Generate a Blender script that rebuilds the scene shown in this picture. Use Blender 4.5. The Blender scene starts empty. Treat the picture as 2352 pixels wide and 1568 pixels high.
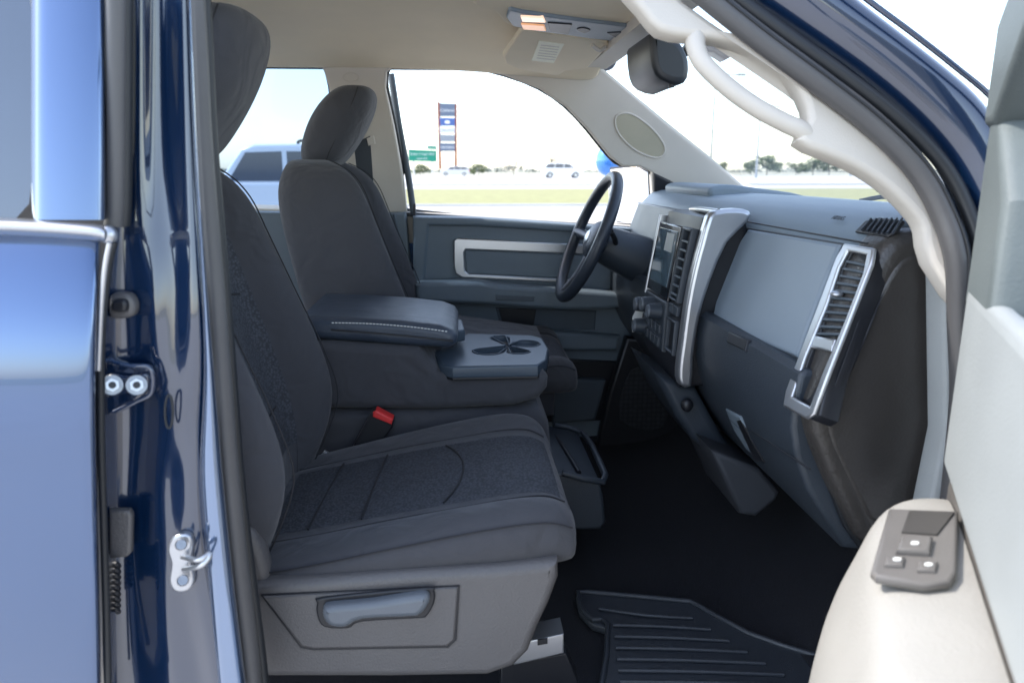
import bpy, bmesh, math, random
from mathutils import Vector, Matrix, Euler
random.seed(4)
sc=bpy.context.scene
rad=math.radians
# ---------------------------------------------------------------- survey helpers
F=1700.0
C=Vector((0,0,1.55)); R=Euler((rad(77),0,rad(-4))).to_matrix()
def ray(px,py): return R@Vector(((px-1176)/F,(784-py)/F,-1))
def P(px,py,Y):
    d=ray(px,py); return C+d*(Y/d.y)
class Pl:
    def __init__(s,o,u,v):
        s.o=Vector(o); s.u=Vector(u).normalized(); s.v=Vector(v).normalized(); s.n=s.u.cross(s.v).normalized()
    def hit(s,px,py):
        d=ray(px,py); t=(s.o-C).dot(s.n)/d.dot(s.n); q=C+d*t-s.o
        return (q.dot(s.u),q.dot(s.v))
    def at(s,a,b,h=0): return s.o+s.u*a+s.v*b+s.n*h
    def L(s,pts): return [s.hit(*p) for p in pts]
    def p3(s,px,py,h=0):
        a,b=s.hit(px,py); return s.at(a,b,h)
def YP(Y): return Pl((0,Y,0),(1,0,0),(0,0,1))
def cat(pts,n=6,closed=False):
    pts=[Vector(p) for p in pts]; N=len(pts); out=[]
    rng=N if closed else N-1
    for i in range(rng):
        if closed: a,b,c,d=pts[(i-1)%N],pts[i],pts[(i+1)%N],pts[(i+2)%N]
        else: a,b,c,d=pts[max(i-1,0)],pts[i],pts[i+1],pts[min(i+2,N-1)]
        for k in range(n):
            t=k/n
            out.append(0.5*((2*b)+(c-a)*t+(2*a-5*b+4*c-d)*t*t+(3*b-a-3*c+d)*t**3))
    if not closed: out.append(pts[-1])
    return out
CUR=[None]
def grp(name,loc=(0,0,0)):
    e=bpy.data.objects.new(name,None); sc.collection.objects.link(e); e.empty_display_size=.1
    CUR[0]=e; return e
def add(name,me,mat,smooth=True,ang=38):
    ob=bpy.data.objects.new(name,me); sc.collection.objects.link(ob)
    if mat is not None:
        ms=mat if isinstance(mat,(list,tuple)) else [mat]
        me.materials.clear()
        for m in ms: me.materials.append(m)
    if smooth:
        me.polygons.foreach_set('use_smooth',[True]*len(me.polygons))
        if ang: me.set_sharp_from_angle(angle=rad(ang))
    if CUR[0]: ob.parent=CUR[0]
    return ob
def from_curve(cu):
    t=bpy.data.objects.new('tmp',cu); sc.collection.objects.link(t)
    dg=bpy.context.evaluated_depsgraph_get()
    me=bpy.data.meshes.new_from_object(t.evaluated_get(dg))
    bpy.data.objects.remove(t); bpy.data.curves.remove(cu); return me
def area(l): return sum(l[i-1][0]*l[i][1]-l[i][0]*l[i-1][1] for i in range(len(l)))/2
def plate(name,pl,loops,depth,mat,bev=.003,h=0,px=True,smooth=0):
    """solid slab lying in plane pl, front face at height h, thickness depth; loops[1:] are openings"""
    if not isinstance(loops[0][0],(tuple,list,Vector)): loops=[loops]
    cu=bpy.data.curves.new(name,'CURVE'); cu.dimensions='2D'; cu.fill_mode='BOTH'
    bev=min(bev,depth*.45)
    cu.extrude=max(depth/2-bev,0); cu.bevel_depth=bev; cu.bevel_resolution=2 if bev<.015 else 5; cu.offset=-bev
    for i,l in enumerate(loops):
        l=pl.L(l) if px else [tuple(q) for q in l]
        if smooth: l=[tuple(q) for q in cat([(a,b) for a,b in l],smooth,True)]
        A=area(l)
        if (A>0)==(i>0): l=l[::-1]
        sp=cu.splines.new('POLY'); sp.points.add(len(l)-1)
        for k,q in enumerate(l): sp.points[k].co=(q[0],q[1],0,1)
        sp.use_cyclic_u=True
    me=from_curve(cu); me.name=name
    m=Matrix((pl.u,pl.v,pl.n)).transposed().to_4x4(); m.translation=pl.o+pl.n*(h-depth/2)
    me.transform(m)
    return add(name,me,mat)
def tube(name,pts,r,mat,closed=False,sm=6,radii=None,res=4):
    p=cat(pts,sm,closed) if sm else [Vector(q) for q in pts]
    cu=bpy.data.curves.new(name,'CURVE'); cu.dimensions='3D'; cu.bevel_depth=r; cu.bevel_resolution=res; cu.use_fill_caps=True
    sp=cu.splines.new('POLY'); sp.points.add(len(p)-1)
    for k,q in enumerate(p):
        sp.points[k].co=(q.x,q.y,q.z,1)
        if radii:
            t=k/(len(p)-1)*(len(radii)-1); i=min(int(t),len(radii)-2); f=t-i
            sp.points[k].radius=radii[i]*(1-f)+radii[i+1]*f
    sp.use_cyclic_u=closed
    me=from_curve(cu); me.name=name
    return add(name,me,mat)
def surf(name,rows,mat,sub=2,thick=0,closed=False,cap=False,fmat=None,ang=None):
    me=bpy.data.meshes.new(name); n=len(rows[0]); vs=[Vector(p) for r in rows for p in r]; fs=[]; mi=[]
    for i in range(len(rows)-1):
        for j in range(n if closed else n-1):
            k=(j+1)%n
            fs.append((i*n+j,i*n+k,(i+1)*n+k,(i+1)*n+j)); mi.append(fmat(i,j) if fmat else 0)
    if cap:
        fs.append(tuple(range(n))[::-1]); mi.append(0); b=(len(rows)-1)*n
        fs.append(tuple(range(b,b+n))); mi.append(0)
    me.from_pydata(vs,[],fs); me.update()
    me.polygons.foreach_set('material_index',mi)
    bm=bmesh.new(); bm.from_mesh(me)
    if closed and cap: bmesh.ops.recalc_face_normals(bm,faces=bm.faces)
    bm.to_mesh(me); bm.free()
    mi2=[p.material_index for p in me.polygons]
    ob=add(name,me,mat,True,ang)
    me.polygons.foreach_set('material_index',mi2)
    if thick:
        m=ob.modifiers.new('s','SOLIDIFY'); m.thickness=thick; m.offset=0
    if sub:
        m=ob.modifiers.new('u','SUBSURF'); m.levels=sub; m.render_levels=sub
    return ob
def cyl(name,a,b,r1,r2,mat,seg=20):
    a=Vector(a);b=Vector(b); me=bpy.data.meshes.new(name); bm=bmesh.new()
    bmesh.ops.create_cone(bm,cap_ends=True,segments=seg,radius1=r1,radius2=r2,depth=(b-a).length)
    bm.to_mesh(me); bm.free()
    m=(b-a).to_track_quat('Z','Y').to_matrix().to_4x4(); m.translation=(a+b)/2; me.transform(m)
    return add(name,me,mat)
def ball(name,c,s,mat,rot=None,seg=24):
    me=bpy.data.meshes.new(name); bm=bmesh.new(); bmesh.ops.create_uvsphere(bm,u_segments=seg,v_segments=seg//2,radius=1)
    bm.to_mesh(me); bm.free(); m=Matrix.Diagonal((*s,1)); 
    if rot: m=rot.to_4x4()@m
    me.transform(Matrix.Translation(c)@m); return add(name,me,mat,True,None)
def box(name,lo,hi,mat,bev=.005):
    pl=YP(lo[1]); return plate(name,pl,[[(lo[0],lo[2]),(hi[0],lo[2]),(hi[0],hi[2]),(lo[0],hi[2])]],hi[1]-lo[1],mat,bev,px=False)
def text(name,s,size,pl,a,b,mat,h=.001,al='CENTER'):
    cu=bpy.data.curves.new(name,'FONT'); cu.body=s; cu.size=size; cu.align_x=al; cu.align_y='CENTER'; cu.extrude=.0004*max(1,size*4)
    me=from_curve(cu); m=Matrix((pl.u,pl.v,pl.n)).transposed().to_4x4(); m.translation=pl.at(a,b,h); me.transform(m)
    return add(name,me,mat,False)
# ---------------------------------------------------------------- materials
def M(name,col,rough=.5,metal=0,coat=0,var=.12,scale=12,bump=0,bscale=300,spec=.5,emit=0,pat=None,cior=1.5,sheen=0,wr=0,wrs=13):
    m=bpy.data.materials.new(name); m.use_nodes=True; nt=m.node_tree; b=nt.nodes['Principled BSDF']
    b.inputs['Roughness'].default_value=rough; b.inputs['Metallic'].default_value=metal
    b.inputs['Coat Weight'].default_value=coat; b.inputs['Coat Roughness'].default_value=.03; b.inputs['Coat IOR'].default_value=cior
    b.inputs['Specular IOR Level'].default_value=spec
    b.inputs['Sheen Weight'].default_value=sheen
    tc=nt.nodes.new('ShaderNodeTexCoord')
    nz=nt.nodes.new('ShaderNodeTexNoise'); nz.inputs['Scale'].default_value=scale; nz.inputs['Detail'].default_value=6
    nt.links.new(tc.outputs['Object'],nz.inputs['Vector'])
    mx=nt.nodes.new('ShaderNodeMix'); mx.data_type='RGBA'
    mx.inputs[6].default_value=(*[c*(1-var) for c in col],1); mx.inputs[7].default_value=(*[min(1,c*(1+var)) for c in col],1)
    nt.links.new(nz.outputs['Fac'],mx.inputs[0])
    colout=mx.outputs[2]
    h=None
    if bump:
        n2=nt.nodes.new('ShaderNodeTexNoise'); n2.inputs['Scale'].default_value=bscale; n2.inputs['Detail'].default_value=3
        nt.links.new(tc.outputs['Object'],n2.inputs['Vector']); h=n2.outputs['Fac']
    if pat:
        vo=nt.nodes.new('ShaderNodeTexVoronoi'); vo.inputs['Scale'].default_value=pat[0]; vo.inputs['Randomness'].default_value=pat[2]
        nt.links.new(tc.outputs['Object'],vo.inputs['Vector'])
        m2=nt.nodes.new('ShaderNodeMix'); m2.data_type='RGBA'; m2.blend_type='MULTIPLY'
        rp=nt.nodes.new('ShaderNodeMapRange'); rp.inputs[1].default_value=.1; rp.inputs[2].default_value=.7; rp.inputs[3].default_value=1+pat[1]; rp.inputs[4].default_value=1-pat[1]
        nt.links.new(vo.outputs['Distance'],rp.inputs[0]); m2.inputs[0].default_value=1
        nt.links.new(colout,m2.inputs[6]); nt.links.new(rp.outputs[0],m2.inputs[7]); colout=m2.outputs[2]; h=rp.outputs[0]; bump=bump or .3
    nt.links.new(colout,b.inputs['Base Color'])
    bp0=None
    if wr:
        n3=nt.nodes.new('ShaderNodeTexNoise'); n3.inputs['Scale'].default_value=wrs; n3.inputs['Detail'].default_value=2; n3.inputs['Distortion'].default_value=.6
        nt.links.new(tc.outputs['Object'],n3.inputs['Vector'])
        bp0=nt.nodes.new('ShaderNodeBump'); bp0.inputs['Strength'].default_value=1; bp0.inputs['Distance'].default_value=wr
        nt.links.new(n3.outputs['Fac'],bp0.inputs['Height']); nt.links.new(bp0.outputs[0],b.inputs['Normal'])
    if h is not None:
        bp=nt.nodes.new('ShaderNodeBump'); bp.inputs['Strength'].default_value=bump; bp.inputs['Distance'].default_value=.002
        if bp0: nt.links.new(bp0.outputs[0],bp.inputs['Normal'])
        nt.links.new(h,bp.inputs['Height']); nt.links.new(bp.outputs[0],b.inputs['Normal'])
    if rough>.1:
        mr=nt.nodes.new('ShaderNodeMapRange'); mr.inputs[3].default_value=rough*.9; mr.inputs[4].default_value=min(1,rough*1.12)
        nt.links.new(nz.outputs['Fac'],mr.inputs[0]); nt.links.new(mr.outputs[0],b.inputs['Roughness'])
    if emit:
        b.inputs['Emission Color'].default_value=(*col,1); b.inputs['Emission Strength'].default_value=emit
    return m
def glassM(name,tint,refl=.06):
    m=bpy.data.materials.new(name); m.use_nodes=True; nt=m.node_tree; nt.nodes.clear()
    o=nt.nodes.new('ShaderNodeOutputMaterial'); t=nt.nodes.new('ShaderNodeBsdfTransparent'); t.inputs[0].default_value=(*tint,1)
    g=nt.nodes.new('ShaderNodeBsdfGlossy'); g.inputs['Roughness'].default_value=.02; mx=nt.nodes.new('ShaderNodeMixShader')
    fr=nt.nodes.new('ShaderNodeFresnel'); fr.inputs[0].default_value=1.35
    nt.links.new(fr.outputs[0],mx.inputs[0]); nt.links.new(t.outputs[0],mx.inputs[1]); nt.links.new(g.outputs[0],mx.inputs[2]); nt.links.new(mx.outputs[0],o.inputs[0])
    return m
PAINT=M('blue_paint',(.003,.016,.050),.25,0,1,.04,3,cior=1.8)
DPAINT=M('blue_paint_reflecting',(.045,.098,.225),.14,.8,1,.04,3,cior=1.85)  # paler copy of the body paint; bright reflections put into its colour
JREF=M('blue_paint_pale_reflection',(.16,.23,.37),.18,.78,1,.03,3,cior=1.9)  # lightest copy of the body paint, coloured as a pale reflection
FAB=M('seat_fabric',(.052,.053,.061),.88,bump=.4,bscale=600,var=.14,scale=9,sheen=.15,wr=.012)
INS=M('seat_insert_fabric',(.055,.060,.072),.85,var=.10,pat=(200,.36,1.0),bump=.5,wr=.006)
STI=M('stitch_dark',(.02,.02,.024),.8)
LEA=M('console_leather',(.042,.056,.08),.34,bump=.5,bscale=420,wr=.004)
DGR=M('dash_grey',(.19,.24,.285),.48,bump=.35,bscale=400,var=.06)
DPN=M('dash_panel_grey',(.235,.285,.335),.45,bump=.15,bscale=600,var=.05)
DDK=M('dash_dark',(.033,.042,.054),.40,bump=.4,bscale=380)
CAP=M('dash_end_plastic',(.045,.041,.038),.30,bump=.5,bscale=210,var=.2,wr=.004,wrs=14)
BLK=M('black_plastic',(.012,.013,.017),.4)
BLG=M('black_gloss',(.01,.012,.016),.12,coat=.5)
SIL=M('satin_silver',(.52,.53,.55),.30,.85,var=.04)
BOLT=M('zinc_bolt',(.30,.31,.33),.35,.9,var=.2,scale=200)
CHR=M('chrome',(.8,.8,.82),.1,1,var=.02)
BEI=M('headliner_fabric',(.82,.71,.53),.9,bump=.25,bscale=600,var=.05)
BEP=M('beige_trim_plastic',(.60,.55,.48),.55,bump=.2,bscale=450,var=.05)
SHI=M('seat_shield_plastic',(.105,.100,.100),.42,bump=.5,bscale=280,var=.1)
HND=M('handle_plastic',(.12,.135,.155),.35,bump=.15,bscale=400)
CARP=M('carpet',(.010,.011,.016),1,bump=1,bscale=500,var=.6,scale=160)
RUB=M('rubber_mat',(.036,.042,.052),.40,bump=.4,bscale=350)
SEAL=M('rubber_seal',(.085,.083,.084),.42,bump=.15,var=.15)
BSEAL=M('black_seal',(.015,.017,.02),.45)
DOORG=M('door_panel_grey',(.135,.17,.20),.48,bump=.3,bscale=420,var=.07)
DOORD=M('door_panel_dark',(.07,.09,.11),.5,bump=.25,bscale=450)
BEIG_D=M('open_door_plastic',(.36,.345,.315),.5,bump=.5,bscale=280,var=.08)
PADL=M('open_door_upper_plastic',(.32,.34,.34),.5,bump=.3,bscale=280,var=.08)
SWP=M('switch_panel_plastic',(.15,.14,.13),.4,bump=.15)
SWD=M('recess_shade_colour',(.06,.055,.05),.5)  # shading of the recess, put into a darker colour
DFRM=M('door_frame_grey',(.12,.14,.14),.55,bump=.3,var=.15)
RED=M('red_button',(.75,.04,.04),.4)
WHT=M('white_label',(.8,.8,.76),.6)
YEL=M('yellow_label',(.88,.86,.68),.6)
MIR=M('mirror_glass_silver',(.85,.87,.9),.02,1,var=.01)
LENS=M('map_light_lens',(1,.68,.5),.3,emit=.9,var=.05)
LENA=M('map_light_lens_amber',(1,.5,.25),.3,emit=.5,var=.05)
TINT=glassM('tinted_glass',(.34,.43,.55)); CLR=glassM('clear_glass',(.93,.95,.95))
# ---------------------------------------------------------------- key planes
near_g=Pl((0,.97,1.45),(1,0,0),(0,.13,.45))
far_g=Pl((0,2.60,1.45),(1,0,0),(0,-.13,.45))
truck=grp('pickup_truck')
# roof / headliner -------------------------------------------------
rows=[]
for i,x in enumerate([-1.7,-1.2,-.8,-.58,-.50,-.3,-.05,.2,.38,.45]):
    r=[]
    for y,z in [(1.08,1.86),(1.12,1.90),(1.22,1.93),(1.4,1.945),(1.6,1.95),(1.78,1.955),(2.0,1.95),(2.2,1.94),(2.30,1.93),(2.38,1.905),(2.44,1.89),(2.49,1.862)]:
        zz=z
        if .0<=x: zz-=.03*min(1,(x)/.35)
        if i==3 and 1.2<y<2.38: zz-=.022
        if x<-.6 and 1.2<y<2.32: zz+=.012
        if -.45<x<.15 and 1.3<y<2.25: zz+=.014
        r.append((x,y,zz))
    rows.append(r)
surf('headliner',rows,BEI,2,.01)
rows=[[(x,y,z) for y,z in [(1.04,1.86),(1.08,1.93),(1.3,1.985),(1.78,2.0),(2.26,1.985),(2.48,1.93),(2.53,1.86)]] for x in [-1.8,-.8,.1,.45,.52]]
surf('roof_panel',rows,PAINT,2,.006)
box('windshield_header',(.40,1.1,1.862),(.47,2.46,1.90),BEP,.01)
# far side trim with windows
W1=[(935,490),(925,400),(905,290),(886,205),(888,168),(908,149),(965,143),(1060,152),(1160,175),(1240,206),(1300,247),(1350,300),(1400,362),(1430,384),(1470,384),(1497,397),(1503,525)]
W2=[(300,150),(500,138),(620,126),(700,129),(738,150),(755,200),(768,300),(790,400),(806,486),(300,470)]
OUT=[(200,70),(1300,100),(1372,148),(1450,213),(1540,288),(1640,368),(1725,442),(1725,560),(1480,560),(1250,560),(900,560),(200,560)]
plate('side_trim',far_g,[OUT,W1,W2],.05,BEP,.008)
for nm,w in(('window_seal_front',W1),('window_seal_rear',W2)):
    tube(nm,[far_g.p3(x,y,-.03) for x,y in w],.008,BSEAL,True,2)
rg=[far_g.p3(x,y,-.045) for x,y in [(300,490),(300,120),(790,120),(820,490)]]
surf('rear_side_glass',[[rg[0],rg[3]],[rg[1],rg[2]]],TINT,0)
tube('door_sash',[P(x,y,2.60) for x,y in [(898,170),(915,280),(937,400),(950,492)]],.011,DOORD)
tube('sash_rod',[P(952,y,2.56) for y in (468,490,505)],.004,BLK,sm=0)
ovp=[(1415,268),(1450,262),(1500,298),(1527,340),(1510,362),(1460,345),(1420,305)]
plate('pillar_recess',far_g,ovp,.004,M('recess_olive',(.44,.40,.30),.6),.001,h=.0022,smooth=4)
tube('recess_rim',cat([far_g.p3(x,y,.002) for x,y in ovp],6,True),.003,BEP,True,0)
tube('pillar_emblem_ring',[far_g.p3(805+18*math.cos(a),178+10*math.sin(a),.001) for a in [k*math.pi/6 for k in range(12)]],.0012,BEP,True,2)
plate('seat_belt_webbing',YP(2.47),[(812,330),(850,312),(862,480),(830,480)],.003,DDK,.001)
plate('belt_guide',YP(2.46),[(842,318),(858,312),(862,330),(846,335)],.01,BEP,.002)
plate('pillar_lower_trim',YP(2.55),[(840,490),(932,488),(950,700),(950,1000),(840,1000)],.06,DOORG,.008)
tube('trim_rib',[P(x,y,2.545) for x,y in [(905,492),(925,600),(940,700)]],.005,DOORD)
plate('far_rear_door_panel',YP(2.56),[(100,478),(838,490),(838,1000),(100,1000)],.06,DOORG,.01)
plate('far_outer_skin',YP(2.74),[(-500,508),(1640,545),(1700,1500),(-500,1500)],.04,PAINT,.01)
box('cab_back_wall',(-1.72,1.0,.6),(-1.66,2.6,1.35),DDK,.01)
box('rear_bench_base',(-1.55,1.1,.62),(-1.05,2.5,.95),FAB,.05)
box('rear_bench_back',(-1.66,1.1,.9),(-1.50,2.5,1.5),FAB,.05)
surf('windshield',[[(.455,1.14,1.868),(.46,1.78,1.873),(.455,2.46,1.868)],[(.74,1.08,1.66),(.76,1.78,1.665),(.74,2.53,1.66)],[(1.03,1.04,1.46),(1.08,1.78,1.46),(1.03,2.6,1.46)]],CLR,1)
surf('hood',[[(1.12,.95,1.36),(1.14,1.78,1.40),(1.12,2.62,1.36)],[(2.2,.95,1.28),(2.3,1.78,1.32),(2.2,2.62,1.28)]],PAINT,2)
tube('wiper',[P(x,y,1.9) for x,y in [(1975,462),(2030,452),(2085,455)]],.006,BLK)
# floor -----------------------------------------------------------
surf('floor_carpet',[[(x,y,z) for y in (1.0,1.3,1.6,1.95,2.3,2.62)] for x,z in [(-1.8,.60),(-.3,.60),(.3,.60),(.62,.60),(.78,.66),(.93,.85),(1.0,1.1)]],CARP,2)
box('sill',(-.4,.9,.45),(.72,1.04,.63),BLK,.01)
box('rocker_panel',(-1.8,.82,.38),(.9,.92,.62),PAINT,.02)
plate('far_kick_panel',YP(2.44),[(1440,775),(1620,800),(1640,1050),(1368,1046),(1400,900)],.05,BLK,.01)
hexm=M('speaker_grille',(.02,.022,.028),.5,pat=(60,.6,.2))
plate('speaker_grille',YP(2.43),[(1450,850),(1530,860),(1525,980),(1425,965)],.006,hexm,.002,smooth=3)
plate('far_sill_plate',YP(2.36),[(1368,1046),(1600,1050),(1600,1062),(1368,1060)],.06,BLG,.004)
# near A pillar -----------------------------------------------------
AP=[(1360,-120),(1470,15),(1515,66),(1580,80),(1640,84),(1700,98),(1765,130),(1815,170),(1845,218),(1860,270),(1835,320),(1900,352),(1960,377),(2020,412),(2070,454),(2108,495),(2124,525),(2140,600),(2230,720),(2215,590),(2170,480),(2075,370),(1960,275),(1835,182),(1700,90),(1570,0),(1480,-90)]
plate('a_pillar_trim',near_g,AP,.035,BEP,.009,smooth=2)
tube('door_opening_seal',[near_g.p3(x,y,.012) for x,y in [(1545,-60),(1625,8),(1738,98),(1870,195),(1990,288),(2090,388),(2148,485),(2185,600)]]+[P(2205,750,.955),P(2210,900,.955),P(2198,1050,.955),P(2182,1200,.955)],.0165,SEAL)
tube('seal_groove',[near_g.p3(x,y,.029) for x,y in [(1552,-60),(1632,8),(1745,98),(1877,195),(1997,288),(2098,388),(2156,485),(2193,600)]]+[P(2213,750,.939),P(2218,900,.939),P(2206,1050,.939),P(2190,1200,.939)],.0018,BSEAL)
tube('black_seal_lip',[near_g.p3(x,y,.018) for x,y in [(1600,-60),(1672,5),(1790,92),(1920,185),(2045,283),(2145,385),(2200,485),(2232,600)]]+[P(2245,750,.94),P(2245,900,.94),P(2232,1050,.94),P(2215,1200,.94)],.010,BSEAL)
inn=[(1640,-40),(1730,22),(1830,92),(1945,170),(2068,268),(2165,370),(2222,480),(2252,600),(2262,720)]
out=[(1890,-40),(1940,10),(2000,58),(2070,112),(2150,174),(2228,236),(2285,330),(2310,480),(2320,720)]
r1=[near_g.p3(x,y,.015) for x,y in inn]; r3=[near_g.p3(x,y,.035) for x,y in out]
r2=[(a*.45+b*.55)+near_g.n*.03 for a,b in zip(r1,r3)]; r0=[a+Vector((0,.04,0)) for a in r1]; r4=[a+Vector((.03,.1,0)) for a in r3]
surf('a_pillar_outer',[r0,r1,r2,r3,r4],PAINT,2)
tube('a_pillar_crease',[a*.25+b*.75+near_g.n*.03 for a,b in zip(r1,r3)],.004,PAINT)
surf('roof_rail',[[(x,y,z) for x in (-1.8,-.5,.12,.3)] for y,z in [(1.10,1.86),(1.06,1.87),(1.03,1.88),(1.03,1.92),(1.08,1.95)]],PAINT,2,.003)
plate('front_pillar_inner',YP(.99),[(2168,545),(2240,640),(2250,1200),(2120,1568),(2000,1568),(2130,1200),(2172,1000)],.05,PADL,.01)
plate('front_fender',YP(.90),[(2290,600),(2900,640),(2900,1900),(2290,1900)],.03,PAINT,.01)
# near B pillar -----------------------------------------------------
def prow(py,pts): return [P(x,py,y) for x,y in pts]
rows=[
 prow(-60,[(262,.93),(290,.955),(318,.93),(350,.955),(395,.95),(425,.93),(447,.955),(452,1.0)]),
 prow(200,[(262,.93),(290,.955),(318,.93),(350,.955),(398,.95),(432,.93),(455,.955),(460,1.0)]),
 prow(450,[(262,.92),(290,.945),(315,.92),(350,.945),(402,.94),(442,.92),(468,.945),(475,1.0)]),
 prow(620,[(240,.91),(280,.93),(325,.925),(360,.915),(405,.93),(450,.905),(482,.935),(490,1.0)]),
 prow(800,[(235,.90),(270,.925),(330,.925),(355,.90),(395,.925),(455,.89),(498,.925),(505,1.0)]),
 prow(950,[(235,.90),(270,.925),(330,.93),(375,.915),(400,.895),(450,.915),(505,.925),(518,1.0)]),
 prow(1100,[(235,.90),(270,.93),(320,.935),(365,.905),(395,.92),(440,.885),(500,.925),(530,1.0)]),
 prow(1250,[(235,.90),(270,.93),(320,.93),(360,.90),(400,.895),(455,.89),(515,.92),(545,1.0)]),
 prow(1400,[(235,.90),(270,.93),(330,.93),(380,.90),(430,.915),(475,.885),(535,.92),(562,1.0)]),
 prow(1640,[(235,.90),(280,.93),(350,.93),(410,.895),(470,.915),(520,.885),(570,.92),(600,1.0)])]
surf('b_pillar_jamb',rows,PAINT,2)
tube('b_pillar_seal',[P(x,y,.935) for x,y in [(448,-60),(457,100),(466,300),(480,500),(497,700),(512,900),(528,1100),(548,1300),(572,1500),(585,1640)]],.0115,SEAL,radii=[.85,.85,.9,1,1.05,1.1,1.15,1.2,1.2,1.2])
tube('b_pillar_seal_lip',[P(x,y,.95) for x,y in [(466,-60),(474,100),(484,300),(500,500),(518,700),(533,900),(549,1100),(572,1300),(598,1500),(612,1640)]],.008,BSEAL)
rows=[]
for py,xl,xr in ((-60,430,440),(200,438,449),(450,450,463),(650,462,478),(850,470,494),(980,462,505),(1080,456,512),(1200,466,524),(1350,478,540),(1480,490,556),(1640,505,575)):
    rows.append([P(xl,py,.905),P(xl+3,py,.888),P((xl+xr)/2,py,.886),P(xr-3,py,.892),P(xr,py,.92)])
surf('b_pillar_reflection_strip',rows,JREF,2)  # added strip standing in for the pale reflection on the jamb
box('b_pillar_inner',(-.62,1.0,.6),(-.42,1.04,1.88),BEP,.01)
tube('division_seal',[P(x,y,.90) for x,y in [(268,-60),(268,200),(266,450),(262,518)]],.011,SEAL)
tube('division_seal_dark',[P(x,y,.905) for x,y in [(290,-60),(290,200),(288,450),(284,518)]],.007,BSEAL)
plate('door_bumper',YP(.905),[(250,680),(290,675),(308,700),(300,728),(252,730)],.02,SHI,.006,smooth=4)
plate('bumper_pad',YP(.897),[(256,692),(285,690),(290,710),(280,718),(256,715)],.012,BLK,.004,smooth=4)
plate('hinge_plate',YP(.905),[(240,825),(270,830),(300,838),(345,842),(350,880),(345,905),(325,910),(310,925),(265,948),(240,945)],.012,PAINT,.004,smooth=3)
plate('hinge_leaf',YP(.897),[(243,862),(300,864),(336,858),(342,880),(336,904),(300,902),(243,912)],.006,PAINT,.0025,smooth=3)
for (x,y) in((258,884),(314,884)):
    cyl('hinge_washer',P(x,y,.896),P(x,y,.890),.0125,.0118,BOLT,24); cyl('bolt_head',P(x,y,.891),P(x,y,.879),.0085,.0080,SIL,6); cyl('bolt_end',P(x,y,.880),P(x,y,.877),.0045,.004,BLK,12)
tube('hinge_rim',[P(x,y,.893) for x,y in [(244,828),(300,840),(345,846),(348,900),(312,922),(262,946)]],.003,PAINT)
plate('striker_plate',YP(.885),[(398,1232),(430,1228),(442,1250),(436,1290),(444,1330),(432,1356),(402,1358),(388,1335),(392,1295),(384,1262)],.012,SIL,.003,smooth=4)
for (x,y) in((416,1250),(420,1332)): cyl('striker_screw',P(x,y,.877),P(x,y,.867),.0075,.006,BOLT,12)
tube('striker_loop',[P(420,1278,.88),P(455,1285,.86),P(480,1272,.865),P(478,1283,.862),P(458,1300,.86),P(422,1306,.88)],.0035,SIL)
plate('body_plug',YP(.905),[(250,1172),(295,1172),(302,1185),(300,1270),(290,1280),(250,1284)],.012,SHI,.004)
for k in range(9):
    y=1296+k*13; tube('wire_bellows',[P(250,y,.90),P(266,y-2,.89),P(272,y+4,.90)],.0035,BLK)
tube('jamb_slot',[P(388+9*math.cos(a),945+38*math.sin(a),.893) for a in [k*math.pi/6 for k in range(12)]],.0016,BSEAL,True,3)
# rear door skin --------------------------------------------------------------
rows=[]
for py,Y,e in [(538,.872,232),(600,.856,230),(750,.834,222),(900,.824,220),(1000,.819,221),(1080,.826,223),(1250,.826,226),(1450,.832,230),(1800,.87,236)]:
    rows.append([P(-900,py,Y+.01),P(-300,py,Y),P(0,py,Y),P(120,py,Y+.001),P(e-22,py,Y+.004),P(e-4,py,Y+.008),P(e,py,Y+.02),P(e+2,py,Y+.06)])
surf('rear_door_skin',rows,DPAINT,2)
tube('rear_door_edge',[P(x,y,.868) for x,y in [(262,556),(250,600),(240,680),(232,800),(232,1000),(238,1200),(244,1400),(250,1640)]],.0045,BSEAL)
tube('rear_door_hem_glint',[P(x,y,.862) for x,y in [(252,558),(242,610),(233,700),(226,850)]],.0030,SIL)  # silver stands in for the highlight along the door edge
rows=[[P(x,py,Y+d) for x,d in ((72,.012),(84,.003),(100,0),(170,-.002),(228,.002),(243,.008),(246,.05))] for py,Y in ((-80,.90),(120,.885),(330,.872),(505,.862))]
surf('rear_door_frame',rows,DPAINT,2)
GLD=M('dark_window_glass',(.03,.05,.09),.06,0,1,cior=1.8)
surf('rear_door_glass',[[P(x,py,Y) for x in (-900,-300,0,80)] for py,Y in ((-80,.912),(250,.89),(510,.872))],GLD,1)
rows=[[P(x,py+dy,Y) for x,py in ((-900,484),(-300,492),(0,499),(120,505),(228,513),(240,520))] for dy,Y in ((0,.87),(6,.853),(20,.848),(33,.853),(40,.872))]
surf('belt_moulding',rows,SIL,2)
ball('moulding_end',P(250,540,.868),(.009,.009,.011),SIL)

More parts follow.
